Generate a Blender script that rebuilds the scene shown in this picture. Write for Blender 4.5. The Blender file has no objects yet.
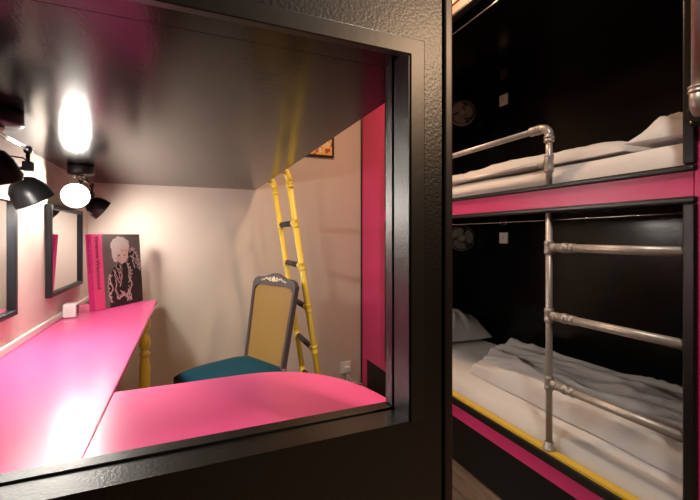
import bpy, bmesh, math, random
from mathutils import Vector, Matrix, noise
S = bpy.context.scene
COL = S.collection
PI = math.pi
H = 1.15                                   # eye height above the floor

# ------------------------------------------------------------------ camera
cd = bpy.data.cameras.new('camera'); cam = bpy.data.objects.new('camera', cd); COL.objects.link(cam)
cam.location = (0, 0, H); cam.rotation_euler = (math.radians(90), 0, math.radians(-22.8))
cd.sensor_width = 36; cd.lens = 36*386/700; cd.shift_y = -14/700; cd.clip_start = 0.02
S.camera = cam
# ------------------------------------------------------------------ world and lights
w = bpy.data.worlds.new('world'); S.world = w; w.use_nodes = True
w.node_tree.nodes['Background'].inputs[0].default_value = (1.0, .8, .62, 1)
w.node_tree.nodes['Background'].inputs[1].default_value = 0.01
def area(name, loc, size, power, col, rot=(0, 0, 0)):
    l = bpy.data.lights.new(name, 'AREA'); l.shape = 'DISK'; l.size = size; l.energy = power; l.color = col
    o = bpy.data.objects.new(name, l); COL.objects.link(o); o.location = loc; o.rotation_euler = rot
    return o
area('corridor_ceiling_light', (0.70, 0.15, 2.55), .12, 15, (1, .89, .79))
area('corridor_ceiling_light', (1.62, -1.30, 2.50), .20, 72, (1, .66, .40))
area('alley_ceiling_light', (0.86, 1.75, 2.55), .16, 15, (1, .64, .38))
BULB = 240.0
S.view_settings.view_transform = 'Standard'; S.view_settings.look = 'None'
S.view_settings.gamma = 1; S.view_settings.use_curve_mapping = False
S.view_settings.exposure = 0.0

# ------------------------------------------------------------------ materials
def mat(name, col, rough=.5, metal=0.0, bump=None, vary=None, spec=.5, coat=0, sheen=0, bscale=(1, 1, 1), bdist=.002):
    m = bpy.data.materials.new(name); m.use_nodes = True
    n = m.node_tree.nodes; L = m.node_tree.links; b = n['Principled BSDF']
    b.inputs['Base Color'].default_value = (*col, 1); b.inputs['Roughness'].default_value = rough
    b.inputs['Metallic'].default_value = metal; b.inputs['Specular IOR Level'].default_value = spec
    b.inputs['Coat Weight'].default_value = coat; b.inputs['Sheen Weight'].default_value = sheen
    tc = n.new('ShaderNodeTexCoord')
    if bump:
        mp = n.new('ShaderNodeMapping'); mp.inputs['Scale'].default_value = bscale
        L.new(tc.outputs['Object'], mp.inputs['Vector'])
        nt = n.new('ShaderNodeTexNoise'); nt.inputs['Scale'].default_value = bump[0]; nt.inputs['Detail'].default_value = bump[2] if len(bump) > 2 else 4
        L.new(mp.outputs[0], nt.inputs['Vector'])
        bp = n.new('ShaderNodeBump'); bp.inputs['Strength'].default_value = bump[1]; bp.inputs['Distance'].default_value = bdist
        L.new(nt.outputs[0], bp.inputs['Height']); L.new(bp.outputs[0], b.inputs['Normal'])
    if vary:
        nt = n.new('ShaderNodeTexNoise'); nt.inputs['Scale'].default_value = vary[0]; nt.inputs['Detail'].default_value = 6
        L.new(tc.outputs['Object'], nt.inputs['Vector'])
        mx = n.new('ShaderNodeMixRGB'); L.new(nt.outputs[0], mx.inputs[0])
        mx.inputs[1].default_value = (*col, 1); mx.inputs[2].default_value = (*vary[1], 1)
        L.new(mx.outputs[0], b.inputs['Base Color'])
    return m
def emit(name, col, s):
    m = bpy.data.materials.new(name); m.use_nodes = True; n = m.node_tree.nodes
    b = n['Principled BSDF']; b.inputs['Base Color'].default_value = (*col, 1)
    b.inputs['Emission Color'].default_value = (*col, 1); b.inputs['Emission Strength'].default_value = s
    return m
M = {}
M['wall'] = mat('beige_plaster', (.66, .57, .49), .65, vary=(3, (.62, .53, .45)), bump=(60, .25), bdist=.001)
M['black'] = mat('black_gloss_paint', (.005, .0048, .0045), .17, bump=(60, .25, 5), bscale=(1, 1, 1), bdist=.0012, spec=.3)
M['black_brushed'] = mat('brushed_black_gloss_paint', (.006, .005, .0045), .165, bump=(150, .22, 6), bscale=(1, .5, 1), bdist=.0012, spec=.30)
M['black_frame'] = mat('black_wood_frame', (.004, .0036, .0032), .34, bump=(190, .5, 6), bdist=.0011, spec=.6)
M['black_casing'] = mat('smooth_black_casing', (.006, .0055, .005), .36, bump=(60, .15, 4), bdist=.001, spec=.6)
M['black_smooth'] = mat('black_satin_paint', (.006, .006, .0055), .38, spec=.3, bump=(30, .1))
M['pink_top'] = mat('pink_lacquer', (.80, .105, .30), .27, bump=(34, .16, 5), vary=(6, (.76, .09, .27)), bdist=.002)
M['pink'] = mat('pink_paint', (.72, .04, .19), .33, bump=(40, .22, 5), bdist=.002)
M['edge'] = mat('dark_pink_edge', (.16, .015, .03), .5)
M['white'] = mat('white_plastic', (.80, .79, .77), .4)
M['white_trim'] = mat('white_painted_trim', (.72, .66, .60), .45)
M['sheet'] = mat('white_cotton', (.72, .68, .65), .9, sheen=.2, bump=(240, .15))
M['duvet'] = mat('crumpled_white_cotton', (.66, .63, .61), .9, sheen=.2, bump=(14, .5, 8), bdist=.008)
M['pipe'] = mat('galvanised_pipe', (.66, .60, .55), .42, .5, vary=(60, (.42, .37, .33)), bump=(70, .2))
M['fitting'] = mat('galvanised_fitting', (.62, .57, .52), .42, .5, vary=(60, (.30, .26, .23)), bump=(90, .25))
M['yellow'] = mat('yellow_gloss_paint', (.90, .68, .09), .38, bump=(40, .1))
M['yellow_ledge'] = mat('yellow_ledge_paint', (.80, .52, .05), .45)
M['grip'] = mat('grey_rubber_grip', (.035, .034, .038), .7, bump=(120, .4))
M['teal'] = mat('teal_velvet', (.002, .050, .078), .8, spec=.2, bump=(120, .2))
M['chairwood'] = mat('grey_mauve_painted_wood', (.085, .062, .068), .5, bump=(30, .2))
M['cream'] = mat('cream_carving', (.80, .70, .50), .5)
M['lamp_black'] = mat('black_metal', (.015, .016, .016), .35, .2)
M['chrome'] = mat('chrome', (.7, .68, .65), .18, 1)
M['mirror'] = mat('mirror_glass', (.90, .90, .90), .01, 1)
M['mirror_frame'] = mat('black_mirror_frame', (.009, .010, .011), .4, spec=.3)
M['bulb'] = emit('lit_bulb', (1, .93, .84), BULB)
M['fan_grey'] = mat('grey_fan_plastic', (.30, .28, .25), .5)
M['dark_plastic'] = mat('dark_plastic', (.035, .025, .022), .5)
M['fan_hub'] = mat('light_fan_hub', (.30, .28, .25), .5)
M['book_pink'] = mat('pink_cover', (.86, .10, .28), .35)
M['book_spine'] = mat('magenta_spine', (.72, .04, .22), .4)
M['book_photo'] = mat('grey_photo_background', (.24, .20, .19), .4, vary=(7, (.11, .09, .09)))
M['paper'] = mat('book_pages', (.75, .70, .62), .8)
M['ink'] = mat('black_ink', (.012, .010, .012), .5)
M['coat'] = mat('black_coat_print', (.018, .014, .016), .4)
M['hair'] = mat('blonde_hair_print', (.90, .84, .79), .5, vary=(70, (.62, .54, .49)))
M['skin'] = mat('pale_skin_print', (.80, .60, .52), .5)
M['trimprint'] = mat('pale_trim_print', (.66, .55, .52), .5)
M['salmon'] = mat('strongly_lit_pink_paint', (.75, .26, .20), .4)  # bunk pink with strong light painted into the colour
M['lips'] = mat('dark_print', (.22, .05, .06), .5)

def mat_cane():
    m = mat('woven_cane', (.55, .33, .085), .55)
    n = m.node_tree.nodes; L = m.node_tree.links; b = n['Principled BSDF']
    tc = n.new('ShaderNodeTexCoord'); sp = n.new('ShaderNodeSeparateXYZ'); L.new(tc.outputs['Object'], sp.inputs[0])
    def mth(op, a, bb=None):
        k = n.new('ShaderNodeMath'); k.operation = op
        for i, v in enumerate((a, bb)):
            if v is None: continue
            if isinstance(v, (int, float)): k.inputs[i].default_value = v
            else: L.new(v, k.inputs[i])
        return k.outputs[0]
    a = mth('SINE', mth('MULTIPLY', mth('ADD', sp.outputs[0], sp.outputs[2]), 480))
    c = mth('SINE', mth('MULTIPLY', mth('SUBTRACT', sp.outputs[0], sp.outputs[2]), 480))
    v = mth('GREATER_THAN', mth('MULTIPLY', a, c), .12)
    mx = n.new('ShaderNodeMixRGB'); L.new(v, mx.inputs[0])
    mx.inputs[1].default_value = (.46, .27, .07, 1); mx.inputs[2].default_value = (.20, .11, .03, 1)
    L.new(mx.outputs[0], b.inputs['Base Color'])
    bp = n.new('ShaderNodeBump'); bp.inputs['Strength'].default_value = .5; bp.inputs['Distance'].default_value = .002; bp.invert = True
    L.new(v, bp.inputs['Height']); L.new(bp.outputs[0], b.inputs['Normal'])
    return m
M['cane'] = mat_cane()
def mat_floor():
    m = mat('grey_brown_planks', (.12, .085, .06), .45)
    n = m.node_tree.nodes; L = m.node_tree.links; b = n['Principled BSDF']
    tc = n.new('ShaderNodeTexCoord'); mp = n.new('ShaderNodeMapping'); mp.inputs['Rotation'].default_value = (0, 0, PI/2)
    L.new(tc.outputs['Object'], mp.inputs[0])
    br = n.new('ShaderNodeTexBrick'); L.new(mp.outputs[0], br.inputs[0])
    br.inputs['Scale'].default_value = 1; br.inputs['Brick Width'].default_value = 1.2; br.inputs['Row Height'].default_value = .14
    br.inputs['Mortar Size'].default_value = .003
    br.inputs['Color1'].default_value = (.19, .135, .095, 1); br.inputs['Color2'].default_value = (.12, .088, .065, 1); br.inputs['Mortar'].default_value = (.02, .015, .01, 1)
    nt = n.new('ShaderNodeTexNoise'); mp2 = n.new('ShaderNodeMapping'); mp2.inputs['Scale'].default_value = (40, 2.5, 1)
    L.new(tc.outputs['Object'], mp2.inputs[0]); L.new(mp2.outputs[0], nt.inputs[0]); nt.inputs['Scale'].default_value = 2; nt.inputs['Detail'].default_value = 8
    mx = n.new('ShaderNodeMixRGB'); mx.blend_type = 'MULTIPLY'; mx.inputs[0].default_value = .8
    cr = n.new('ShaderNodeValToRGB'); cr.color_ramp.elements[0].position = .3; cr.color_ramp.elements[0].color = (.4, .4, .4, 1); cr.color_ramp.elements[1].position = .7; cr.color_ramp.elements[1].color = (1.4, 1.4, 1.4, 1)
    L.new(nt.outputs[0], cr.inputs[0]); L.new(br.outputs[0], mx.inputs[1]); L.new(cr.outputs[0], mx.inputs[2]); L.new(mx.outputs[0], b.inputs['Base Color'])
    return m
M['floor'] = mat_floor()
def mat_collage(name, sc):
    m = mat(name, (.8, .5, .2), .5); n = m.node_tree.nodes; L = m.node_tree.links; b = n['Principled BSDF']
    tc = n.new('ShaderNodeTexCoord'); vo = n.new('ShaderNodeTexVoronoi'); vo.inputs['Scale'].default_value = sc; vo.distance = 'CHEBYCHEV'
    L.new(tc.outputs['Object'], vo.inputs['Vector'])
    sp = n.new('ShaderNodeSeparateColor'); L.new(vo.outputs['Color'], sp.inputs[0])
    cr = n.new('ShaderNodeValToRGB'); cr.color_ramp.interpolation = 'CONSTANT'
    cols = [(0, (.85, .55, .10)), (.3, (.85, .70, .35)), (.5, (.60, .06, .05)), (.68, (.80, .35, .22)), (.82, (.10, .06, .04)), (.9, (.85, .8, .7))]
    cr.color_ramp.elements[0].color = (*cols[0][1], 1); cr.color_ramp.elements[1].position = cols[1][0]; cr.color_ramp.elements[1].color = (*cols[1][1], 1)
    for p, c in cols[2:]:
        e = cr.color_ramp.elements.new(p); e.color = (*c, 1)
    L.new(sp.outputs[0], cr.inputs[0]); L.new(cr.outputs[0], b.inputs['Base Color'])
    return m
M['collage'] = mat_collage('coloured_print', 30); M['collage_big'] = mat_collage('coloured_wallpaper', 16)

# ------------------------------------------------------------------ helpers
def box(bm, x0, x1, y0, y1, z0, z1, bev=0, seg=2, mi=0):
    vs = [bm.verts.new(p) for p in ((x0, y0, z0), (x1, y0, z0), (x1, y1, z0), (x0, y1, z0), (x0, y0, z1), (x1, y0, z1), (x1, y1, z1), (x0, y1, z1))]
    fs = [bm.faces.new([vs[i] for i in f]) for f in ((0, 3, 2, 1), (4, 5, 6, 7), (0, 1, 5, 4), (1, 2, 6, 5), (2, 3, 7, 6), (3, 0, 4, 7))]
    for f in fs: f.material_index = mi
    if bev:
        es = list({e for f in fs for e in f.edges})
        bmesh.ops.bevel(bm, geom=es, offset=bev, segments=seg, affect='EDGES', profile=.5)
    return vs
def frame_of(d):
    d = Vector(d).normalized(); a = Vector((0, 0, 1)) if abs(d.z) < .9 else Vector((1, 0, 0))
    u = d.cross(a).normalized(); return u, d.cross(u).normalized(), d
def tube(bm, pts, r, n=14, cap=True, radii=None):
    pts = [Vector(p) for p in pts]; rings = []; u = None
    for i, p in enumerate(pts):
        d = (pts[min(i+1, len(pts)-1)] - pts[max(i-1, 0)]).normalized()
        if u is None: u, v, _ = frame_of(d)
        else:
            u = (u - d*u.dot(d)).normalized(); v = d.cross(u)
        rr = radii[i] if radii else r
        rings.append([bm.verts.new(p + (u*math.cos(2*PI*k/n) + v*math.sin(2*PI*k/n))*rr) for k in range(n)])
    for a, b in zip(rings, rings[1:]):
        for k in range(n): 
            f = bm.faces.new((a[k], a[(k+1) % n], b[(k+1) % n], b[k])); f.smooth = True
    if cap:
        bm.faces.new(rings[0][::-1]); bm.faces.new(rings[-1])
def lathe(bm, prof, origin, axis=(0, 0, 1), n=28, cap=(True, True)):
    """prof: list of (radius, distance along axis)"""
    u, v, d = frame_of(axis); o = Vector(origin); rings = []
    for r, h in prof:
        r = max(r, 1e-5)
        rings.append([bm.verts.new(o + d*h + (u*math.cos(2*PI*k/n) + v*math.sin(2*PI*k/n))*r) for k in range(n)])
    for a, b in zip(rings, rings[1:]):
        for k in range(n):
            f = bm.faces.new((a[k], a[(k+1) % n], b[(k+1) % n], b[k])); f.smooth = True
    if cap[0]: bm.faces.new(rings[0][::-1])
    if cap[1]: bm.faces.new(rings[-1])
def prism(bm, poly, z0, z1, axis='z'):
    def P(a, b, c): return {'z': (a, b, c), 'y': (a, c, b), 'x': (c, a, b)}[axis]
    lo = [bm.verts.new(P(a, b, z0)) for a, b in poly]; hi = [bm.verts.new(P(a, b, z1)) for a, b in poly]
    bm.faces.new(lo[::-1]); bm.faces.new(hi); n = len(poly)
    for i in range(n): bm.faces.new((lo[i], lo[(i+1) % n], hi[(i+1) % n], hi[i]))
def arc(c, r, a0, a1, n=8):
    return [(c[0]+r*math.cos(a0+(a1-a0)*i/n), c[1]+r*math.sin(a0+(a1-a0)*i/n)) for i in range(n+1)]
def worldloc(p):
    v = Vector((0, 0, 0))
    while p is not None: v += Vector(p.location); p = p.parent
    return v
def obj(name, bm, m, parent=None, label=None, origin=None, fix=True):
    if fix: bmesh.ops.recalc_face_normals(bm, faces=bm.faces[:])
    o0 = worldloc(parent) if parent is not None else Vector(origin or (0, 0, 0))
    bm.transform(Matrix.Translation(-o0))
    me = bpy.data.meshes.new(name); bm.to_mesh(me); bm.free()
    for mm in (m if isinstance(m, (list, tuple)) else [m]): me.materials.append(M[mm])
    o = bpy.data.objects.new(name, me); COL.objects.link(o)
    if parent is not None: o.parent = parent
    elif origin: o.location = origin
    if label: o['label'] = label
    return o
def tag(o, label, cat, group=None):
    o['label'] = label; o['category'] = cat
    if group: o['group'] = group
    return o
def thing(name, label, cat, loc, group=None):
    o = bpy.data.objects.new(name, None); COL.objects.link(o); o.location = loc; o.empty_display_size = .05
    return tag(o, label, cat, group)
def struct(name, bm, m, parent=None):
    o = obj(name, bm, m, parent)
    if parent is None: o['kind'] = 'structure'
    return o
def new(): return bmesh.new()
def copy_tree(o, parent=None):
    c = o.copy(); COL.objects.link(c); c.parent = parent
    for ch in list(o.children): copy_tree(ch, c)
    return c

# ------------------------------------------------------------------ dimensions
XL, YB, XR = -.56, 2.78, 2.05       # left wall, back wall, wall behind the bunks
Y1, Y2, XO = .58, .661, .357        # partition faces, right edge of its opening
ZS, ZLIN = H-.325, H+.326
ZP = H+.3155                        # underside of the partition lintel           # sill and lintel
XE = .446                           # free edge of the loft
XB = 1.26                           # front plane of the bunks
CEIL = 2.6
ZD = H-.39                          # desk top

# ------------------------------------------------------------------ setting
b = new(); box(b, XL-.1, XR+.1, -1.6, YB+.1, -.06, 0); struct('floor', b, 'floor')
b = new(); box(b, XL-.1, XR+.1, -1.6, YB+.1, CEIL, CEIL+.06); struct('ceiling', b, 'wall')
b = new(); box(b, XL-.1, XL, Y1, YB+.1, 0, CEIL); struct('wall_left', b, 'wall')
b = new(); box(b, XL-.1, XL, -1.6, Y1, 0, CEIL); struct('wall_left_corridor', b, 'black_smooth')
b = new(); box(b, XL, XR+.1, YB, YB+.1, 0, CEIL); struct('wall_back', b, 'wall')
b = new(); box(b, XR, XR+.1, -1.6, YB, 0, CEIL); struct('wall_right', b, 'black_smooth')
b = new(); box(b, XL-.1, XR+.1, -1.7, -1.6, 0, CEIL); struct('wall_rear', b, 'black_smooth')
# partition with its opening
XP = .424
b = new()
box(b, XL, XP, Y1, Y2, 0, ZS); box(b, XO, XP, Y1, Y2, ZS, ZLIN+.056); box(b, XL, XP, Y1, Y2, ZLIN+.056, CEIL); box(b, XL, XO, Y1, Y1+.012, ZP, ZLIN+.056)
wf = struct('wall_front', b, 'black_frame')
b = new(); box(b, XP+.002, .445, Y1-.006, Y2+.004, 0, CEIL, .004); obj('corner_post', b, 'black_casing', wf)
b = new()
cw = .029
# casing: mitred moulding round the opening
def casing(bm, prof_w=cw):
    inner = [(XO, ZS), (XO, ZP), (-.5, ZP), (-.5, ZS)]
    outer = [(XO+cw, ZS), (XO+cw, ZP+cw), (-.5-cw, ZP+cw), (-.5-cw, ZS)]
    prof = [(0, 0), (.0, .0015), (.06, .003), (.94, .003), (1, .0018), (1, 0)]
    rings = []
    for (ix, iz), (ox, oz) in zip(inner, outer):
        rings.append([bm.verts.new((ix+(ox-ix)*s, Y1-d, iz+(oz-iz)*s)) for s, d in prof])
    for i in range(3):
        a, c = rings[i], rings[i+1]
        for k in range(len(prof)-1): bm.faces.new((a[k], a[k+1], c[k+1], c[k]))
casing(b); obj('casing', b, 'black_casing', wf)
b = new(); box(b, XL, XO, Y1+.0125, Y2, ZLIN, ZLIN+.055); obj('soffit', b, 'black_brushed', wf)
# inner liner boards with a groove and a stop strip toward the back
b = new()
box(b, XO-.002, XO, Y1, Y1+.052, ZS+.002, ZLIN-.0005)
box(b, -.5, XO, Y1, Y1+.052, ZS, ZS+.002)
obj('liner', b, 'black_frame', wf)
b = new()
box(b, XO-.004, XO, Y1+.056, Y2+.001, ZS+.006, ZLIN-.0005, .001)
box(b, -.5, XO, Y1+.056, Y2+.001, ZS, ZS+.005, .001)
obj('stop_strip', b, 'black_frame', wf)
# white trunking where desk and wall meet
b = new(); box(b, XL, XL+.012, Y2, YB, ZD+.0005, ZD+.028, .003); struct('trim_1', b, 'white_trim')

# ------------------------------------------------------------------ loft bed above the desk
t = thing('loft_bed', 'glossy black loft bed platform hanging over the pink desk', 'loft bed', (XE-.5, 1.7, ZLIN))
b = new(); box(b, XL, XE, Y2+.001, YB, ZLIN, ZLIN+.055, .001); obj('platform', b, 'black_brushed', t)
b = new(); box(b, XE-.02, XE+.004, Y2, YB, ZLIN+.057, ZLIN+.16, .004); obj('side_board', b, 'black_frame', t)

# ------------------------------------------------------------------ built-in bunk
t = thing('bunk_bed', 'built-in two-tier black bunk bed with pink fascia boards', 'bunk bed', (1.6, 1.6, 0))
YN, YF = .600, 2.36                 # opening ends
def zz(v): return H+v
# pink boards
b = new(); box(b, XB, XB+.018, YF, YB-.004, .21, 2.285, .001); obj('end_board', b, 'pink', t)
b = new(); box(b, XB, XB+.018, .10, YN, .0, 2.285, .001); obj('end_board', b, 'pink', t)
b = new(); box(b, XB, XB+.018, YN+.0015, YF-.0015, zz(.100), zz(.185), .001); obj('fascia_board', b, 'pink', t)
b = new(); box(b, XB, XB+.018, YN+.0015, YF-.0015, zz(-.925), zz(-.858), .001); obj('fascia_board', b, 'pink', t)
b = new(); box(b, XB, XB+.018, .10, YB-.004, 2.29, 2.336, .001); obj('fascia_board', b, 'salmon', t, 'pink top board coloured salmon as if strongly lit')  # pink fascia too; its salmon tone stands in for strong light
# base
b = new(); box(b, XB, XB+.018, 2.672, YB-.004, 0, .2085, .001); obj('end_board', b, 'pink', t)
b = new(); box(b, XB+.004, XB+.03, YN, 2.67, 0, zz(-.926), .002); obj('base_panel', b, 'black_smooth', t)
b = new(); box(b, XB-.006, XB-.0005, YB-.03, YB-.0125, .0, 2.285, .001); obj('corner_strip', b, 'black_frame', t)
# black opening frames (rounded trim), each opening its own
def opening_trim(z0, z1, wb=.019, wd=.019):
    bm = new(); x0, x1 = XB-.010, XB+.03
    box(bm, x0, x1, YN-.008, YF+.002, z1-wd, z1, .006, 3); box(bm, x0, x1, YN-.008, YF+.002, z0, z0+wb, .006, 3)
    box(bm, x0, x1, YN-.008, YN+.024, z0+wb, z1-wd, .006, 3); box(bm, x0, x1, YF-.016, YF+.002, z0+wb, z1-wd, .006, 3)
    return obj('opening_trim', bm, 'black_frame', t)
opening_trim(zz(.176), zz(1.139)); opening_trim(zz(-.862), zz(.108), .037)
b = new(); box(b, XB-.004, XB+.03, YN+.024, YF-.016, zz(-.8245), zz(-.8135), .001); obj('ledge', b, 'yellow_ledge', t, 'yellow painted ledge under the lower mattress')
# carcass
b = new(); box(b, XB+.03, XR-.004, .42, 2.62, zz(-.90), zz(-.825)); obj('bed_base', b, 'black_smooth', t)
b = new(); box(b, XB+.03, XR-.004, .42, 2.62, zz(.145), zz(.195)); obj('bed_base', b, 'black', t)
b = new(); box(b, XB+.03, XR-.004, .42, 2.62, zz(1.15), zz(1.18)); obj('top_panel', b, 'black', t)
b = new(); box(b, XR-.022, XR-.004, .42, 2.62, zz(-.84), zz(.145)); obj('back_panel', b, 'black', t)
b = new(); box(b, XR-.022, XR-.004, .42, 2.62, zz(.195), zz(1.15)); obj('back_panel', b, 'black', t)
b = new(); box(b, XB+.03, XR-.022, 2.60, 2.62, zz(-.84), zz(1.15)); obj('end_panel', b, 'black_smooth', t)
b = new(); box(b, XB+.03, XR-.022, .42, .44, zz(-.84), zz(1.15)); obj('end_panel', b, 'black_smooth', t)
# printed wallpaper band above the top fascia
b = new(); box(b, XB-.001, XB+.016, .10, YB-.004, 2.345, CEIL-.002); o = obj('wallpaper_band', b, 'collage_big', None); tag(o, 'colourful patterned panel above the top bunk near the ceiling', 'panel')
b = new(); box(b, XB-.006, XB+.016, .10, YB-.004, 2.337, 2.3445, .001); o = obj('trim_2', b, 'edge'); o['kind'] = 'structure'

# ------------------------------------------------------------------ soft things
def sup(s, p): return max(0.0, 1-abs(s)**p)
def soft(bm, x0, x1, y0, y1, z0, h, p=8, q=.5, wr=None, nx=40, ny=90, bulge=0, warp=None):
    top = []; bot = []
    for i in range(nx+1):
        rt, rb = [], []
        for j in range(ny+1):
            s = -1+2*i/nx; tt = -1+2*j/ny
            s = math.sin(s*PI/2)*.45+s*.55; tt = math.sin(tt*PI/2)*.3+tt*.7
            x = x0+(x1-x0)*(s+1)/2; y = y0+(y1-y0)*(tt+1)/2
            e = (sup(s, p)*sup(tt, p*1.6))**q
            k = wr(x, y, s, tt) if wr else 0
            dx, dy = warp(x, y, s, tt) if warp else (0, 0)
            z = z0+h*e+k*min(1, e*1.5)
            rt.append(bm.verts.new((x+dx, y+dy, max(z, z0+.0008))))
            rb.append(bm.verts.new((x+dx, y+dy, z0-bulge*h*e)))
        top.append(rt); bot.append(rb)
    for i in range(nx):
        for j in range(ny):
            f = bm.faces.new((top[i][j], top[i+1][j], top[i+1][j+1], top[i][j+1])); f.smooth = True
            f = bm.faces.new((bot[i][j], bot[i][j+1], bot[i+1][j+1], bot[i+1][j])); f.smooth = True
    for i in range(nx):
        for j, fl in ((0, 1), (ny, 0)):
            q4 = (top[i][j], bot[i][j], bot[i+1][j], top[i+1][j]); f = bm.faces.new(q4 if fl else q4[::-1]); f.smooth = True
    for j in range(ny):
        for i, fl in ((0, 0), (nx, 1)):
            q4 = (top[i][j], bot[i][j], bot[i][j+1], top[i][j+1]); f = bm.faces.new(q4 if fl else q4[::-1]); f.smooth = True
def nz(x, y, z=0): return noise.noise(Vector((x, y, z)))
def ridge(x, y, z=0): return 1-abs(nz(x, y, z))*2
# mattresses
b = new(); soft(b, XB+.040, XR-.04, .445, 2.595, zz(-.824), .085, 10, .5, lambda x, y, s, t: .006*nz(x*7, y*3, 1)); o = obj('mattress', b, 'sheet', None, origin=(1.64, 1.56, zz(-.824)))
tag(o, 'mattress under a white fitted sheet in the lower bunk above the yellow ledge', 'mattress', 'bunk mattresses')
b = new(); soft(b, XB+.040, XR-.04, .445, 2.595, zz(.197), .085, 10, .5, lambda x, y, s, t: .005*nz(x*7, y*4, 2)); o = obj('mattress', b, 'sheet', None, origin=(1.64, 1.56, zz(.195)))
tag(o, 'mattress under a white fitted sheet in the upper bunk behind the guard rail', 'mattress', 'bunk mattresses')
# duvets
def wl(x, y, s, t):
    g = ridge(x*7, y*2.0, 3)**2*.034 + ridge(x*14+y*3, y*4, 8)**2*.016 + nz(x*2.5, y*2, 5)*.02
    g += .045*math.exp(-((x-1.72)/.13)**2) * (0.55+.45*nz(y*3, 1, 2)) * min(1, max(0, (1.8-y)*1.8))
    return g
def wpl(x, y, s, t): return (.025*nz(y*3, 4, 4) - .035*max(0, (1.3-y)) if s < 0 else 0)*abs(s), (.14*(s+.3)*(tt_clip(t)))
def tt_clip(t): return max(0, t)
b = new(); soft(b, 1.40, 1.95, .54, 1.76, zz(-.736), .058, 9, .4, wl, 70, 120, 0, wpl); o = obj('duvet', b, 'duvet', None, origin=(1.65, 1.2, zz(-.736)))
tag(o, 'rumpled grey white duvet spread over the lower bunk mattress', 'duvet', 'bunk duvets')
def wu(x, y, s, t): return .016*nz(y*3.1, x*4, 9)+.008*ridge(x*9, y*5, 2)**2 - .012*max(0, y-1.2)
b = new(); soft(b, 1.35, 1.96, .84, 2.50, zz(.287), .070, 6, .5, wu, 40, 90); o = obj('duvet', b, 'duvet', None, origin=(1.65, 1.7, zz(.287)))
tag(o, 'white duvet lying flat on the upper bunk mattress', 'duvet', 'bunk duvets')
# pillows
def pillow(x0, x1, y0, y1, z0, h, seed, label, rot=0, tilt=0):
    bm = new()
    soft(bm, -(x1-x0)/2, (x1-x0)/2, -(y1-y0)/2, (y1-y0)/2, 0, h, 2.6, .62, lambda x, y, s, t: (.022*ridge(x*9, y*5, seed)**2 + .010*ridge(x*20, y*9, seed+3)**3) + .010*nz(x*6, y*6, seed), 44, 44, .15,
         lambda x, y, s, t: (-.05*(x)*abs(t)**0*(1-abs(t))*2*abs(s), -.05*y*(1-abs(s))*2*abs(t)))
    bm.transform(Matrix.Rotation(rot, 4, 'Z') @ Matrix.Rotation(tilt, 4, 'X'))
    o = obj('pillow', bm, 'duvet'); o.location = ((x0+x1)/2, (y0+y1)/2, z0+.15*h)
    return tag(o, label, 'pillow', 'bunk pillows')
pillow(1.40, 1.97, 2.10, 2.56, zz(-.733), .160, 3, 'wrinkled white pillow at the far end of the lower bunk')
pillow(1.33, 1.95, .45, .83, zz(.290), .092, 7, 'plump white pillow at the near end of the upper bunk')

# ------------------------------------------------------------------ bunk pipe ladder with guard rails
R = .0122; XPIPE = XB+.014; YP = 1.066
t = thing('pipe_ladder', 'galvanised pipe ladder with guard rails across the bunk front', 'ladder', (XPIPE, YP, zz(-.83)))
def collar(bm, a, bb, r, n=16):
    a = Vector(a); bb = Vector(bb); d = (bb-a); L = d.length
    lathe(bm, [(r*.9, 0), (r, L*.08), (r, L*.25), (r*.93, L*.3), (r*.93, L*.7), (r, L*.75), (r, L*.92), (r*.9, L)], a, d, n)
b = new(); tube(b, [(XPIPE, YP, zz(-.80)), (XPIPE, YP, zz(.088))], R); obj('post', b, 'pipe', t)
b = new(); tube(b, [(XPIPE, YP, zz(.1965)), (XPIPE, YP, zz(.38))], R); obj('post', b, 'pipe', t)
b = new(); lathe(b, [(.0, 0), (.024, 0), (.024, .004), (.017, .006), (.017, .026), (.0135, .028)], (XPIPE, YP, zz(-.813)), (0, 0, 1), cap=(False, False))
o = obj('flange', b, 'fitting', t)
for i, zr in enumerate((-.044, -.303, -.562)):
    z = zz(zr)
    bm = new(); tube(bm, [(XPIPE, YP-.02, z), (XPIPE, YN+.0245, z)], R*1.2); rg = obj('rung', bm, 'pipe', t)
    bm = new(); collar(bm, (XPIPE, YP, z-.026), (XPIPE, YP, z+.026), R*1.42); collar(bm, (XPIPE, YP-.014, z), (XPIPE, YP-.036, z), R*1.4); obj('tee', bm, 'fitting', rg)
    bm = new(); lathe(bm, [(R*1.15, 0), (R*1.35, .003), (R*1.35, .02), (R*1.55, .022), (R*1.55, .034), (R*1.2, .036), (R*1.2, .045), (R*1.4, .046), (R*1.4, .066), (R*1.1, .067)], (XPIPE, YP-.040, z), (0, -1, 0)); obj('union', bm, 'fitting', rg)
z1, z2 = zz(.417), zz(.277)
bm = new(); tube(bm, [(XPIPE, YP+.06, z1), (XPIPE, YF-.0165, z1)], R); gr = obj('guard_rail', bm, 'pipe', t)
bm = new(); tube(bm, [(XPIPE, YP, z1-.045), (XPIPE, YP, z1-.03)] + [(XPIPE, YP+.034*(1-math.cos(a)), z1-.034+.034*math.sin(a)) for a in [PI/2*k/8 for k in range(9)]] + [(XPIPE, YP+.055, z1)], R*1.32)
collar(bm, (XPIPE, YP, z1-.058), (XPIPE, YP, z1-.036), R*1.55); collar(bm, (XPIPE, YP+.036, z1), (XPIPE, YP+.052, z1), R*1.55); collar(bm, (XPIPE, YP+.055, z1), (XPIPE, YP+.085, z1), R*1.5)
obj('elbow', bm, 'fitting', t)
bm = new(); tube(bm, [(XPIPE, YP+.02, z2), (XPIPE, YF-.0165, z2)], R*.85); gr2 = obj('guard_rail', bm, 'pipe', t)
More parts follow.
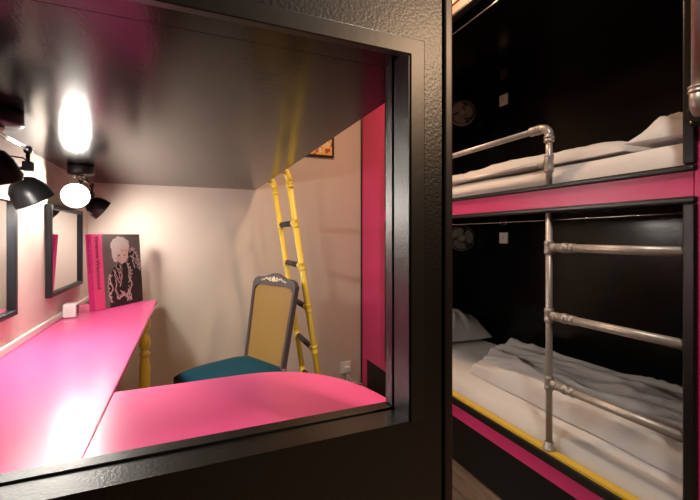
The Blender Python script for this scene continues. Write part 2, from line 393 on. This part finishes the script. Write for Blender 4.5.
bm = new(); collar(bm, (XPIPE, YP, z2-.035), (XPIPE, YP, z2+.035), R*1.4); collar(bm, (XPIPE, YP+.014, z2), (XPIPE, YP+.04, z2), R*1.3); obj('tee', bm, 'fitting', gr2)
for z, g in ((z1, gr), (z2, gr2)):
    bm = new(); lathe(bm, [(.024, 0), (.024, .004), (.016, .006), (.016, .018)], (XPIPE, YF-.0165, z), (0, -1, 0)); obj('end_flange', bm, 'fitting', g)
# near grab pole
YG = .578; XG = XB-.034
t = thing('pipe_pole', 'upright galvanised pipe with an elbow at the right edge', 'pipe', (XG, YG, zz(.36)))
zb = zz(.352)
bm = new(); tube(bm, [(XG, YG, zb+.02), (XG, YG, CEIL-.004)], R*.98); obj('pole', bm, 'pipe', t)
bm = new(); lathe(bm, [(R*1.4, 0), (.034, .001), (.034, .006)], (XG, YG, CEIL-.008), (0, 0, 1)); obj('ceiling_flange', bm, 'fitting', t)
bm = new(); tube(bm, [(XG, YG, zb+.03), (XG, YG, zb)] + [(XG+.028*(1-math.cos(a)), YG, zb-.028*math.sin(a)) for a in [PI/2*k/8 for k in range(9)]], R*1.35)
collar(bm, (XG, YG, zb+.022), (XG, YG, zb+.040), R*1.6); obj('elbow', bm, 'fitting', t)
bm = new(); lathe(bm, [(.036, 0), (.036, .006), (.022, .008), (.022, .014)], (XB-.0005-.0105, YG, zb-.028), (-1, 0, 0)); obj('wall_flange', bm, 'lamp_black', t)
for a in (.8, 2.4, 3.9, 5.5):
    bm = new(); lathe(bm, [(.0045, 0), (.0045, .003), (.002, .005)], (XB-.017, YG+.028*math.cos(a), zb-.028+.028*math.sin(a)), (-1, 0, 0), 10); obj('bolt', bm, 'chrome', t)

# curtain wires
def wire(z, lab):
    t = thing('curtain_wire', lab, 'wire', (XB+.036, YN+.03, z), 'curtain wires of the bunks')
    bm = new(); tube(bm, [(XB+.036, YN+.026+(YF-YN-.046)*k/12, z-.006*math.sin(PI*k/12)) for k in range(13)], .0017, 8); obj('wire', bm, 'chrome', t)
    bm = new(); tube(bm, [(XB+.036, YN+.025, z), (XB+.036, YN+.055, z)], .0035, 8); obj('turnbuckle', bm, 'lamp_black', t)
wire(zz(.066), 'thin steel curtain wire across the top of the lower bunk opening')
wire(zz(1.075), 'thin steel curtain wire across the top of the upper bunk opening')

# fans
def make_fan():
    r = .097
    t = thing('clip_fan', '', 'fan', (0, 0, 0), 'small fans in the bunks')
    bm = new(); lathe(bm, [(r, 0), (r+.003, .004), (r+.003, .03), (r, .034)], (0, 0, 0), (0, -1, 0), 36, (False, False))
    lathe(bm, [(r-.004, 0), (r-.001, .004), (r-.001, .03), (r-.004, .034)], (0, 0, 0), (0, -1, 0), 36, (False, False))
    cage = obj('cage', bm, 'fan_grey', t)
    bm = new()
    for k in range(36):
        a = 2*PI*k/36; c, s = math.cos(a), math.sin(a)
        tube(bm, [(c*.020, -.046, s*.020), (c*.06, -.044, s*.06), (c*r, -.034, s*r)], .0011, 5)
    for rr, yy in ((.045, -.045), (.072, -.042)):
        tube(bm, [(rr*math.cos(2*PI*k/32), yy, rr*math.sin(2*PI*k/32)) for k in range(33)], .0011, 5)
    obj('grille', bm, 'fan_grey', cage)
    for k in range(3):
        bm = new(); vs = []
        for i in range(7):
            f = i/6; rr = .018+.066*f; a0 = 2*PI*k/3+.25*f; wd = .30+.55*math.sin(PI*min(1, f*1.1)*.8)
            vs.append([bm.verts.new((rr*math.cos(a0+wd*q), -.018+.012*q, rr*math.sin(a0+wd*q))) for q in (-1, -.3, .3, 1)])
        for i in range(6):
            for q in range(3): bm.faces.new((vs[i][q], vs[i][q+1], vs[i+1][q+1], vs[i+1][q]))
        ex = bmesh.ops.extrude_face_region(bm, geom=bm.faces[:]); bmesh.ops.translate(bm, verts=[v for v in ex['geom'] if isinstance(v, bmesh.types.BMVert)], vec=(0, -.0025, 0))
        obj('blade', bm, 'fan_grey', t)
    bm = new(); lathe(bm, [(.0, .052), (.016, .051), (.021, .046), (.021, .040)], (0, 0, 0), (0, -1, 0), 24, (False, True)); obj('hub', bm, 'fan_hub', t)
    bm = new(); lathe(bm, [(.018, 0), (.026, .004), (.026, .03), (.018, .04)], (0, 0.002, 0), (0, 1, 0), 20); obj('motor', bm, 'fan_grey', t)
    bm = new(); tube(bm, [(0, .03, 0), (0.025, .05, -.01), (.05, .06, -.012)], .007, 8); obj('arm', bm, 'fan_grey', t)
    return t
fan = make_fan()
fan['label'] = 'small round grey fan at the far end of the upper bunk'
fan.location = (1.955, 2.42, zz(.948)); fan.rotation_euler = (0, 0, math.radians(-33))
f2 = copy_tree(fan); f2.location = (1.955, 2.42, zz(-.016)); f2['label'] = 'small round grey fan at the far end of the lower bunk'

# switches on the bunk back panels
def plate(y, z, label, small=False, dark=False):
    t = thing('socket_plate', label, 'socket', (XR-.022, y, z), 'socket plates in the bunks')
    bm = new(); s = .038 if not small else .03
    box(bm, XR-.0315, XR-.0222, y-s, y+s, z-s, z+s, .003); obj('plate', bm, 'dark_plastic' if dark else 'white', t)
    bm = new(); lathe(bm, [(.004, 0), (.004, .001)], (XR-.0316, y, z), (-1, 0, 0), 12); obj('indicator', bm, 'lips' if not dark else 'ink', t)
plate(2.058, zz(.945), 'white square socket plate on the upper bunk back wall, lower of the two')
plate(2.058, zz(1.125-.0), 'dark socket plate high on the upper bunk back wall', True, True)
plate(2.058, zz(-.014), 'white square socket plate on the lower bunk back wall')
plate(2.058, zz(.104), 'dark socket plate under the lower bunk ceiling', True, True)

# ------------------------------------------------------------------ desk
t = thing('desk', 'L-shaped glossy pink desk with a rounded end and turned yellow legs', 'desk', (-.3, 1.2, 0))
b = new(); prism(b, [(XL+.001, Y2+.007), (-.1722, Y2+.007), (-.1722, 2.62), (XL+.001, 2.62)], ZD-.020, ZD)
bmesh.ops.bevel(b, geom=[e for e in b.edges], offset=.0015, segments=2, affect='EDGES')
obj('desktop', b, 'pink_top', t)
rr = .33
poly = [(-.1698, Y2+.007), (.43, Y2+.007)] + [(.445-.01*math.cos(.0), .70)] + arc((.155, .835), .30, 0-.1, PI/2, 20)[0:] + [(-.1698, 1.135)]
poly = [(-.1698, Y2+.007), (.447, Y2+.007), (.447, .72)]
for k in range(1, 25):
    a = PI/2*k/24
    poly.append((.137+.31*math.cos(a)**.9 if a < PI/2-1e-6 else .137, .72+.398*math.sin(a)**.9))
poly.append((-.1698, 1.118))
b = new(); prism(b, poly, ZD-.020, ZD)
bmesh.ops.bevel(b, geom=[e for e in b.edges if abs(e.verts[0].co.z-e.verts[1].co.z) < 1e-6], offset=.0015, segments=2, affect='EDGES')
obj('return_top', b, 'pink_top', t)
def turned(bm, x, y, z1):
    box(bm, x-.026, x+.026, y-.026, y+.026, z1-.085, z1, .003)
    k = z1-.085
    prof = [(.020, 0), (.025, .006), (.020, .014), (.014, .024), (.016, .04), (.026, .062), (.030, .082), (.027, .10), (.018, .118), (.015, .128), (.026, .136), (.027, .146), (.020, .152), (.022, .17), (.027, .22), (.026, .30), (.020, .45), (.015, .55), (.022, .565), (.022, .575), (.015, .585), (.013, k)]
    lathe(bm, [(r, h) for r, h in prof], (x, y, k), (0, 0, -1), 24)
for x, y in ((-.215, 2.36), (-.50, 2.36), (-.50, .78), (.20, .85)):
    bm = new(); turned(bm, x, y, ZD-.021); obj('leg', bm, 'yellow', t)

# ------------------------------------------------------------------ mirrors
def make_mirror():
    t = thing('wall_mirror', '', 'mirror', (0, 0, 0), 'black framed mirrors over the desk')
    L2, Hh, fw, d = .272, .202, .019, .022
    bm = new()
    inner = [(-L2+fw, -Hh+fw), (L2-fw, -Hh+fw), (L2-fw, Hh-fw), (-L2+fw, Hh-fw)]; outer = [(-L2, -Hh), (L2, -Hh), (L2, Hh), (-L2, Hh)]
    rings = []
    for (iy, iz), (oy, oz) in zip(inner, outer):
        rings.append([bm.verts.new(p) for p in ((0, oy, oz), (d-.003, oy, oz), (d, oy+(iy-oy)*.12, oz+(iz-oz)*.12), (d, oy+(iy-oy)*.9, oz+(iz-oz)*.9), (d-.003, iy, iz), (.008, iy, iz), (0, iy, iz))])
    for i in range(4):
        a, c = rings[i], rings[(i+1) % 4]
        for k in range(7): bm.faces.new((a[k], a[(k+1) % 7], c[(k+1) % 7], c[k]))
    obj('frame', bm, 'mirror_frame', t)
    bm = new(); box(bm, .004, .009, -L2+fw-.004, L2-fw+.004, -Hh+fw-.004, Hh-fw+.004); obj('glass', bm, 'mirror', t)
    return t
m1 = make_mirror(); m1.location = (XL+.001, 2.288, zz(-.064)); m1['label'] = 'black framed mirror beside the pink book, farther of the two'
m2 = copy_tree(m1); m2.location = (XL+.001, 1.392, zz(-.068)); m2['label'] = 'black framed mirror cut off by the left picture edge'

# ------------------------------------------------------------------ spotlights under the loft
def head(parent, pivot, centre, d, on=True, r=.056):
    """a domed spot head: pivot = where it hangs, centre = rim centre, d = beam direction"""
    d = Vector(d).normalized(); c = Vector(centre); back = c - d*.075
    bm = new(); prof = [(.012, -.082), (.020, -.080), (.036, -.071), (.049, -.052), (.0555, -.028), (r+.001, -.004), (r+.002, 0), (r-.002, 0), (.052, -.028), (.045, -.050), (.031, -.067), (.0, -.074)]
    lathe(bm, prof, c, d, 32, (True, False)); h = obj('lamp_shade', bm, 'lamp_black', parent)
    bm = new(); lathe(bm, [(.0, -.064), (.016, -.062), (.024, -.052), (.042, -.022), (.044, -.012), (.042, -.006), (.034, .0), (.018, .004), (.0, .005)], c, d, 28, (False, False)); obj('bulb', bm, 'bulb', h)
    e = back - d*.055
    bm = new(); lathe(bm, [(.013, 0), (.017, .004), (.017, .042), (.013, .046), (.013, .052)], e, d, 20); obj('socket', bm, 'lamp_black', h)
    bm = new(); p = Vector(pivot); mid = e+d*.02
    side = d.cross(Vector((0, 0, 1)))
    side = side.normalized() if side.length > .1 else Vector((1, 0, 0))
    tube(bm, [p, (p+mid)/2+side*.006, mid], .005, 8); box(bm, p.x-.012, p.x+.012, p.y-.012, p.y+.012, p.z-.014, p.z+.014, .002); obj('arm', bm, 'lamp_black', h)
    bm = new(); q = e+d*.002
    tube(bm, [q, q-d*.02+side*.012, q-d*.022+side*.03+Vector((0, 0, .004)), (q+p)/2+side*.035+Vector((0, 0, .02)), p+Vector((0, 0, .012))], .0025, 6); obj('cable', bm, 'lamp_black', h)
def track(y, y0, y1, xc, label, heads):
    t = thing('spot_bar', label, 'spotlight', (xc, y, ZLIN-.002), 'spot bars under the loft')
    bm = new(); lathe(bm, [(.052, 0), (.054, .003), (.054, .034), (.048, .039), (.0, .040)], (xc, y, ZLIN), (0, 0, -1), 36, (True, False)); obj('canopy', bm, 'lamp_black', t)
    bm = new(); lathe(bm, [(.010, .039), (.014, .041), (.014, .052), (.008, .056)], (xc, y, ZLIN), (0, 0, -1), 16); obj('canopy_nut', bm, 'chrome', t)
    zb = ZLIN-.060
    bm = new(); tube(bm, [(xc, y0, zb), (xc, y1, zb)], .0065, 12); obj('bar', bm, 'chrome', t)
    for (yp, cen, d, on) in heads:
        bm = new(); tube(bm, [(xc, yp, zb+.004), (xc, yp, zb-.045)], .0055, 10); box(bm, xc-.009, xc+.009, yp-.009, yp+.009, zb-.012, zb+.010, .002); obj('stem', bm, 'lamp_black', t)
        head(t, (xc, yp, zb-.052), cen, d, on)
track(1.27, 1.09, 1.50, -.452, 'bar of black spotlights under the loft at the left picture edge', [
    (1.475, (-.458, 1.560, zz(.112)), (.42, .30, -.86), True),
    (1.15, (-.440, 1.215, zz(.134)), (.10, .32, -.94), True)])
track(2.16, 2.05, 2.40, -.462, 'bar of black spotlights under the loft, its lit bulb facing out', [
    (2.16, (-.462, 2.065, zz(.180)), (.22, -.95, -.12), True),
    (2.385, (-.420, 2.43, zz(.135)), (.70, .25, -.55), True)])

# ------------------------------------------------------------------ book
t = thing('book', 'large pink book with a black and white portrait cover standing in the desk corner', 'book', (0, 0, 0))
W, HT, TH = .325, .398, .036
# local frame: x along the cover (spine at x=0), y into the book, z up
bm = new(); box(bm, .0, W, 0, .003, 0, HT, .0008); cv = obj('front_cover', bm, 'book_pink', t)
bm = new(); box(bm, .0, W, TH-.003, TH, 0, HT, .0008); obj('back_cover', bm, 'book_pink', t)
bm = new(); box(bm, -.003, .0, 0, TH, 0, HT, .001); sp = obj('spine', bm, 'book_spine', t)
bm = new(); box(bm, .001, W-.005, .0031, TH-.0031, .004, HT-.004); obj('pages', bm, 'paper', t)
px0 = .062
bm = new()
def flat(poly, y, mi):
    v = [bm.verts.new((px0+a*(W-px0), y, bb*HT)) for a, bb in poly]
    f = bm.faces.new(v); f.material_index = mi
    if f.normal.y > 0: f.normal_flip()
    f.normal_update()
def ell(cx, cy, rx, ry, n=24, a0=0): return [(cx+rx*math.cos(a0+2*PI*k/n), cy+ry*math.sin(a0+2*PI*k/n)) for k in range(n)]
def jag(poly, amp, seed):
    rnd = random.Random(seed); return [(a+rnd.uniform(-amp, amp), c+rnd.uniform(-amp, amp)) for a, c in poly]
flat([(0, 0), (1, 0), (1, 1), (0, 1)], -.0004, 0)
coat = [(.12, .0), (.10, .25), (.16, .42), (.22, .52), (.36, .58), (.48, .62), (.60, .70), (.72, .80), (.82, .78), (.90, .66), (.98, .50), (1.0, .35), (.99, .0)]
flat(coat, -.0008, 1)
flat(jag(ell(.44, .84, .25, .125, 30), .012, 3), -.0012, 2)                  # hair mass
flat(jag([(.22, .86), (.22, .70), (.27, .62), (.33, .60), (.36, .70), (.36, .84)], .01, 4), -.0013, 2)
flat(jag([(.30, .66), (.45, .56), (.58, .62), (.66, .66), (.62, .72), (.40, .70)], .008, 5), -.0014, 5)   # collar
flat(ell(.53, .745, .115, .10), -.0016, 3)                                      # face
flat([(.44, .66), (.60, .67), (.57, .60), (.45, .58)], -.0015, 3)
flat(jag([(.30, .90), (.36, .80), (.46, .82), (.56, .81), (.66, .82), (.68, .90), (.5, .96)], .01, 8), -.0019, 2)
flat(ell(.49, .765, .022, .006, 10), -.0020, 4); flat(ell(.59, .765, .020, .006, 10), -.0020, 4)
flat(ell(.55, .700, .026, .007, 10), -.0020, 6)
def squig(pts, wd, y=-.0011, mi=5, seed=1):
    rnd = random.Random(seed); P = []
    for (a, c), (e, f) in zip(pts, pts[1:]):
        for k in range(5):
            q = k/5; P.append((a+(e-a)*q+rnd.uniform(-.022, .022), c+(f-c)*q+rnd.uniform(-.012, .012)))
    P.append(pts[-1])
    for (a, c), (e, f) in zip(P, P[1:]):
        dx, dy = (e-a), (f-c)*1.3; l = math.hypot(dx, dy) or 1; nx, ny = -dy/l*wd, dx/l*wd*.7
        flat([(a+nx, c+ny), (a-nx, c-ny), (e-nx, f-ny), (e+nx, f+ny)], y, mi)
for i, p in enumerate(([(.62, .76), (.76, .79), (.86, .70), (.92, .58), (.98, .50)], [(.70, .68), (.80, .64), (.88, .54), (.96, .46)], [(.16, .44), (.12, .34), (.20, .26), (.10, .16), (.16, .06)],
                       [(.58, .58), (.66, .48), (.62, .38), (.70, .28), (.62, .16), (.66, .05)], [(.34, .08), (.46, .14), (.40, .20), (.52, .12), (.60, .18), (.56, .04)],
                       [(.24, .50), (.30, .38), (.26, .24), (.32, .10)], [(.80, .72), (.74, .60), (.80, .50)], [(.40, .56), (.44, .40), (.38, .26)])):
    squig(p, .009, -.00102-.00002*i, 5, 20+i); squig([(a+.022, c+.008) for a, c in p], .006, -.0012-.00002*i, 5, 60+i)
def ruffle(pts, n, rad, seed):
    rnd = random.Random(seed); P = []
    for k in range(n+1):
        q = k/n*(len(pts)-1); i = min(int(q), len(pts)-2); f = q-i
        P.append((pts[i][0]+(pts[i+1][0]-pts[i][0])*f+rad*math.cos(k*1.7)+rnd.uniform(-.006, .006), pts[i][1]+(pts[i+1][1]-pts[i][1])*f+rad*.8*math.sin(k*1.7)))
    for (a, c), (e, f) in zip(P, P[1:]):
        dx, dy = (e-a), (f-c)*1.3; l = math.hypot(dx, dy) or 1; nx, ny = -dy/l*.007, dx/l*.005
        flat([(a+nx, c+ny), (a-nx, c-ny), (e-nx, f-ny), (e+nx, f+ny)], -.0014, 5)
ruffle([(.66, .74), (.80, .80), (.92, .66), (.99, .50)], 30, .03, 1); ruffle([(.60, .62), (.72, .46), (.64, .30)], 24, .03, 2)
ruffle([(.14, .44), (.10, .26), (.16, .08)], 22, .03, 3); ruffle([(.30, .10), (.48, .16), (.66, .06), (.60, .24)], 34, .035, 4)
ruffle([(.30, .56), (.40, .46), (.36, .30)], 16, .025, 5)
ph = obj('cover_portrait', bm, ['book_photo', 'coat', 'hair', 'skin', 'coat', 'trimprint', 'lips'], t, 'grey portrait of a blond person in a ruffled black coat', fix=False)
def text(s, size, parent, m, mw, name):
    c = bpy.data.curves.new(name, 'FONT'); c.body = s; c.size = size; c.extrude = .0002; c.materials.append(M[m]); c.offset = -.0002
    o = bpy.data.objects.new(name+'_tmp', c); COL.objects.link(o); o.matrix_world = mw
    bpy.context.view_layer.update(); dg = bpy.context.evaluated_depsgraph_get()
    me = bpy.data.meshes.new_from_object(o.evaluated_get(dg)); me.transform(mw)
    bpy.data.objects.remove(o)
    me.materials.clear(); me.materials.append(M[m]); q = bpy.data.objects.new(name, me); COL.objects.link(q); q.parent = parent
    return q
# text runs from the top down: text x -> -z, text y -> +x, facing -y
mw = Matrix(((0, 1, 0, .020), (0, 0, -1, -.0006), (-1, 0, 0, HT-.010), (0, 0, 0, 1)))
text('Vivienne Westwood', .034, cv, 'ink', mw, 'title')
mw = Matrix(((0, 0, -1, -.0036), (0, -1, 0, .024), (-1, 0, 0, HT-.02), (0, 0, 0, 1)))
text('Vivienne Westwood', .022, sp, 'ink', mw, 'spine_title')
ang = math.atan2(2.626-2.37, -.27+.459)
t.location = (-.440, 2.352, ZD+.003); t.rotation_euler = (math.radians(-4), 0, ang)

# small white cube
t = thing('desk_cube', 'small white cube with a dark ring mark by the wall on the desk', 'box', (-.522, 2.235, ZD+.0006))
bm = new(); box(bm, -.546, -.492, 2.205, 2.262, ZD+.0006, ZD+.066, .007, 3); obj('body', bm, 'white', t)
bm = new(); 
ringp = [(-.4915, 2.234+.013*math.cos(2*PI*k/20), ZD+.036+.020*math.sin(2*PI*k/20)) for k in range(21)]
tube(bm, ringp, .0022, 6); obj('ring_mark', bm, 'ink', t)

# ------------------------------------------------------------------ yellow ladder
t = thing('loft_ladder', 'yellow pipe ladder with grey rungs leaning against the loft', 'ladder', (.73, 2.235, 0))
RR = .0165
def lx(z): return .500+.155*(zz(.32)-z)
for y in (2.05, 2.42):
    bm = new()
    tube(bm, [(lx(.016), y, .016), (lx(zz(.285)), y, zz(.285))], RR, 16)
    rl = obj('rail', bm, 'yellow', t)
    bm = new(); tube(bm, [(lx(zz(.28)), y, zz(.28)), (lx(zz(.31)), y, zz(.315)), (lx(zz(.32))-.012, y, zz(.345)), (lx(zz(.32))-.032, y, zz(.354)), (XE+.0045, y, zz(.355))], RR*1.12, 14)
    collar(bm, (lx(zz(.262)), y, zz(.262)), (lx(zz(.29)), y, zz(.29)), RR*1.32); obj('hook', bm, 'yellow', rl)
    bm = new(); lathe(bm, [(RR*1.4, 0), (RR*1.4, .022), (RR*1.1, .028)], (lx(.001), y, .001), (0, 0, 1)); obj('foot', bm, 'grip', rl)
    for zr in (.070, -.164, -.397, -.630, -.864):
        bm = new(); z = zz(zr); a = Vector((lx(z-.024), y, z-.024)); c = Vector((lx(z+.024), y, z+.024)); collar(bm, a, c, RR*1.17)
        s = 1 if y < 2.2 else -1
        collar(bm, (lx(z), y+s*.012, z), (lx(z), y+s*.045, z), RR*1.15); obj('fitting', bm, 'yellow', rl)
    
for zr in (.070, -.164, -.397, -.630, -.864):
    z = zz(zr); bm = new(); tube(bm, [(lx(z), 2.095, z), (lx(z), 2.375, z)], RR*.98, 14); obj('rung', bm, 'grip', t)

# ------------------------------------------------------------------ chair (faces local -y)
ct = thing('dining_chair', 'cane-back wooden chair with a teal cushioned seat below the ladder', 'chair', (0, 0, 0))
SH = .445
bm = new()
# seat cushion
soft(bm, -.215, .215, -.385, .01, SH, .055, 3.2, .5, None, 36, 36, 0, lambda x, y, s, t: (-.03*x*max(0, t)*2, 0))
obj('seat', bm, 'teal', ct)
bm = new(); prism(bm, [(-.215, -.385), (.215, -.385), (.19, .0), (-.19, .0)], SH-.055, SH-.001); obj('seat_frame', bm, 'chairwood', ct)
rec = math.radians(10)
def bk(bm): bm.transform(Matrix.Translation((0, .0, SH)) @ Matrix.Rotation(-rec, 4, 'X'))
def back_outline(w, h0, h1, crest, ins=0):
    p = [(-w*.90+ins, h0+ins), (w*.90-ins, h0+ins)]
    p += [(w-ins, h1-.035-ins*.6)]
    # right shoulder, S-curve up to the crest and down again
    for k in range(1, 24):
        s = 1-2*k/24; ww = (w-ins)*s
        p.append((ww, h1-ins + crest*(math.exp(-(s/.33)**2)) - .018*max(0, abs(s)-.75)/.25))
    p += [(-w+ins, h1-.035-ins*.6)]
    return p
bm = new(); w_, d_ = .185, .014
out = back_outline(w_, .02, .480, .026)
inn = [(x*.90, .035+(z-.02)*(.875 if z > .4 else .90)) for x, z in back_outline(w_, .02, .480, 0.0)]
fo = [bm.verts.new((x, -d_, z)) for x, z in out]; fi = [bm.verts.new((x, -d_, z)) for x, z in inn]
bo = [bm.verts.new((x, d_, z)) for x, z in out]; bi = [bm.verts.new((x, d_, z)) for x, z in inn]
n = len(out)
for i in range(n):
    j = (i+1) % n
    bm.faces.new((fo[i], fo[j], fi[j], fi[i])); bm.faces.new((bo[i], bi[i], bi[j], bo[j]))
    bm.faces.new((fo[i], bo[i], bo[j], fo[j])); bm.faces.new((fi[i], fi[j], bi[j], bi[i]))
bk(bm); bf = obj('back_frame', bm, 'chairwood', ct)
bm = new(); prism(bm, [(x*1.02, z) for x, z in inn], -.005, .005, 'y'); bk(bm); obj('cane_panel', bm, 'cane', ct)
bm = new()
zc = .472
def blob(x, z, rx, rz, r=0):
    m = Matrix.Translation((x, -d_-.001, z)) @ Matrix.Rotation(r, 4, 'Y') @ Matrix.Diagonal((rx, .004, rz, 1))
    bmesh.ops.create_icosphere(bm, subdivisions=2, radius=1, matrix=m)
blob(0, zc, .014, .016); blob(0, zc-.004, .021, .009)
for s in (-1, 1):
    for k, (dx, dz, rx, rz, r) in enumerate(((.030, .004, .011, .006, .5), (.028, -.008, .010, .005, -.4), (.050, .0, .011, .0055, -.5), (.068, .001, .010, .005, .6), (.084, -.006, .010, .0045, -.2), (.100, -.010, .009, .004, .3))):
        blob(s*dx, zc+dz, rx, rz, r*s)
bk(bm); obj('carving', bm, 'cream', bf, 'cream carved flower ornament')
for s in (-1, 1):
    bm = new(); tube(bm, [(s*.165, .0, SH-.06), (s*.163, .003, SH+.03)], .016, 10); obj('back_support', bm, 'chairwood', ct)
for x, y, k in ((-.19, -.36, 0), (.19, -.36, 0), (-.165, -.01, 1), (.165, -.01, 1)):
    bm = new(); tube(bm, [(x, y, SH-.056), (x, y+.02*k, .28), (x, y+.06*k, .002)], .02, 12, radii=[.021, .018, .011]); obj('leg', bm, 'chairwood', ct)
ct.location = (.375, 2.09, 0)
ct.rotation_euler = (0, 0, math.atan2(-.896, .444))      # local +x points along the back toward the viewer

# ------------------------------------------------------------------ small wall things
t = thing('poster', 'small colourful framed print on the back wall above the ladder', 'picture', (.865, YB, zz(.60)))
xa, xb, za, zb_ = .70, 1.03, zz(.598), zz(1.04)
bm = new()
for a in ((xa, xb, za, za+.014), (xa, xb, zb_-.014, zb_), (xa, xa+.014, za+.014, zb_-.014), (xb-.014, xb, za+.014, zb_-.014)):
    box(bm, a[0], a[1], YB-.018, YB-.0005, a[2], a[3], .002)
obj('frame', bm, 'lamp_black', t)
bm = new(); box(bm, xa+.012, xb-.012, YB-.008, YB-.002, za+.012, zb_-.012); obj('print', bm, 'collage', t)

t = thing('wall_socket', 'white wall socket with a plugged-in adapter low on the back wall', 'socket', (1.13, YB, .12))
bm = new(); box(bm, 1.09, 1.172, YB-.011, YB-.0005, .085, .165+.01, .003); obj('plate', bm, 'white', t)
bm = new(); box(bm, 1.115, 1.155, YB-.045, YB-.0115, .10, .145, .006); obj('plug', bm, 'white', t)
bm = new(); tube(bm, [(1.135, YB-.035, .105), (1.145, YB-.05, .06), (1.17, YB-.055, .03), (1.215, YB-.05, .012), (1.245, YB-.06, .006)], .0035, 8)
tube(bm, [(1.125, YB-.035, .102), (1.125, YB-.05, .05), (1.14, YB-.06, .012), (1.16, YB-.09, .006)], .0035, 8); obj('cable', bm, 'white', t)
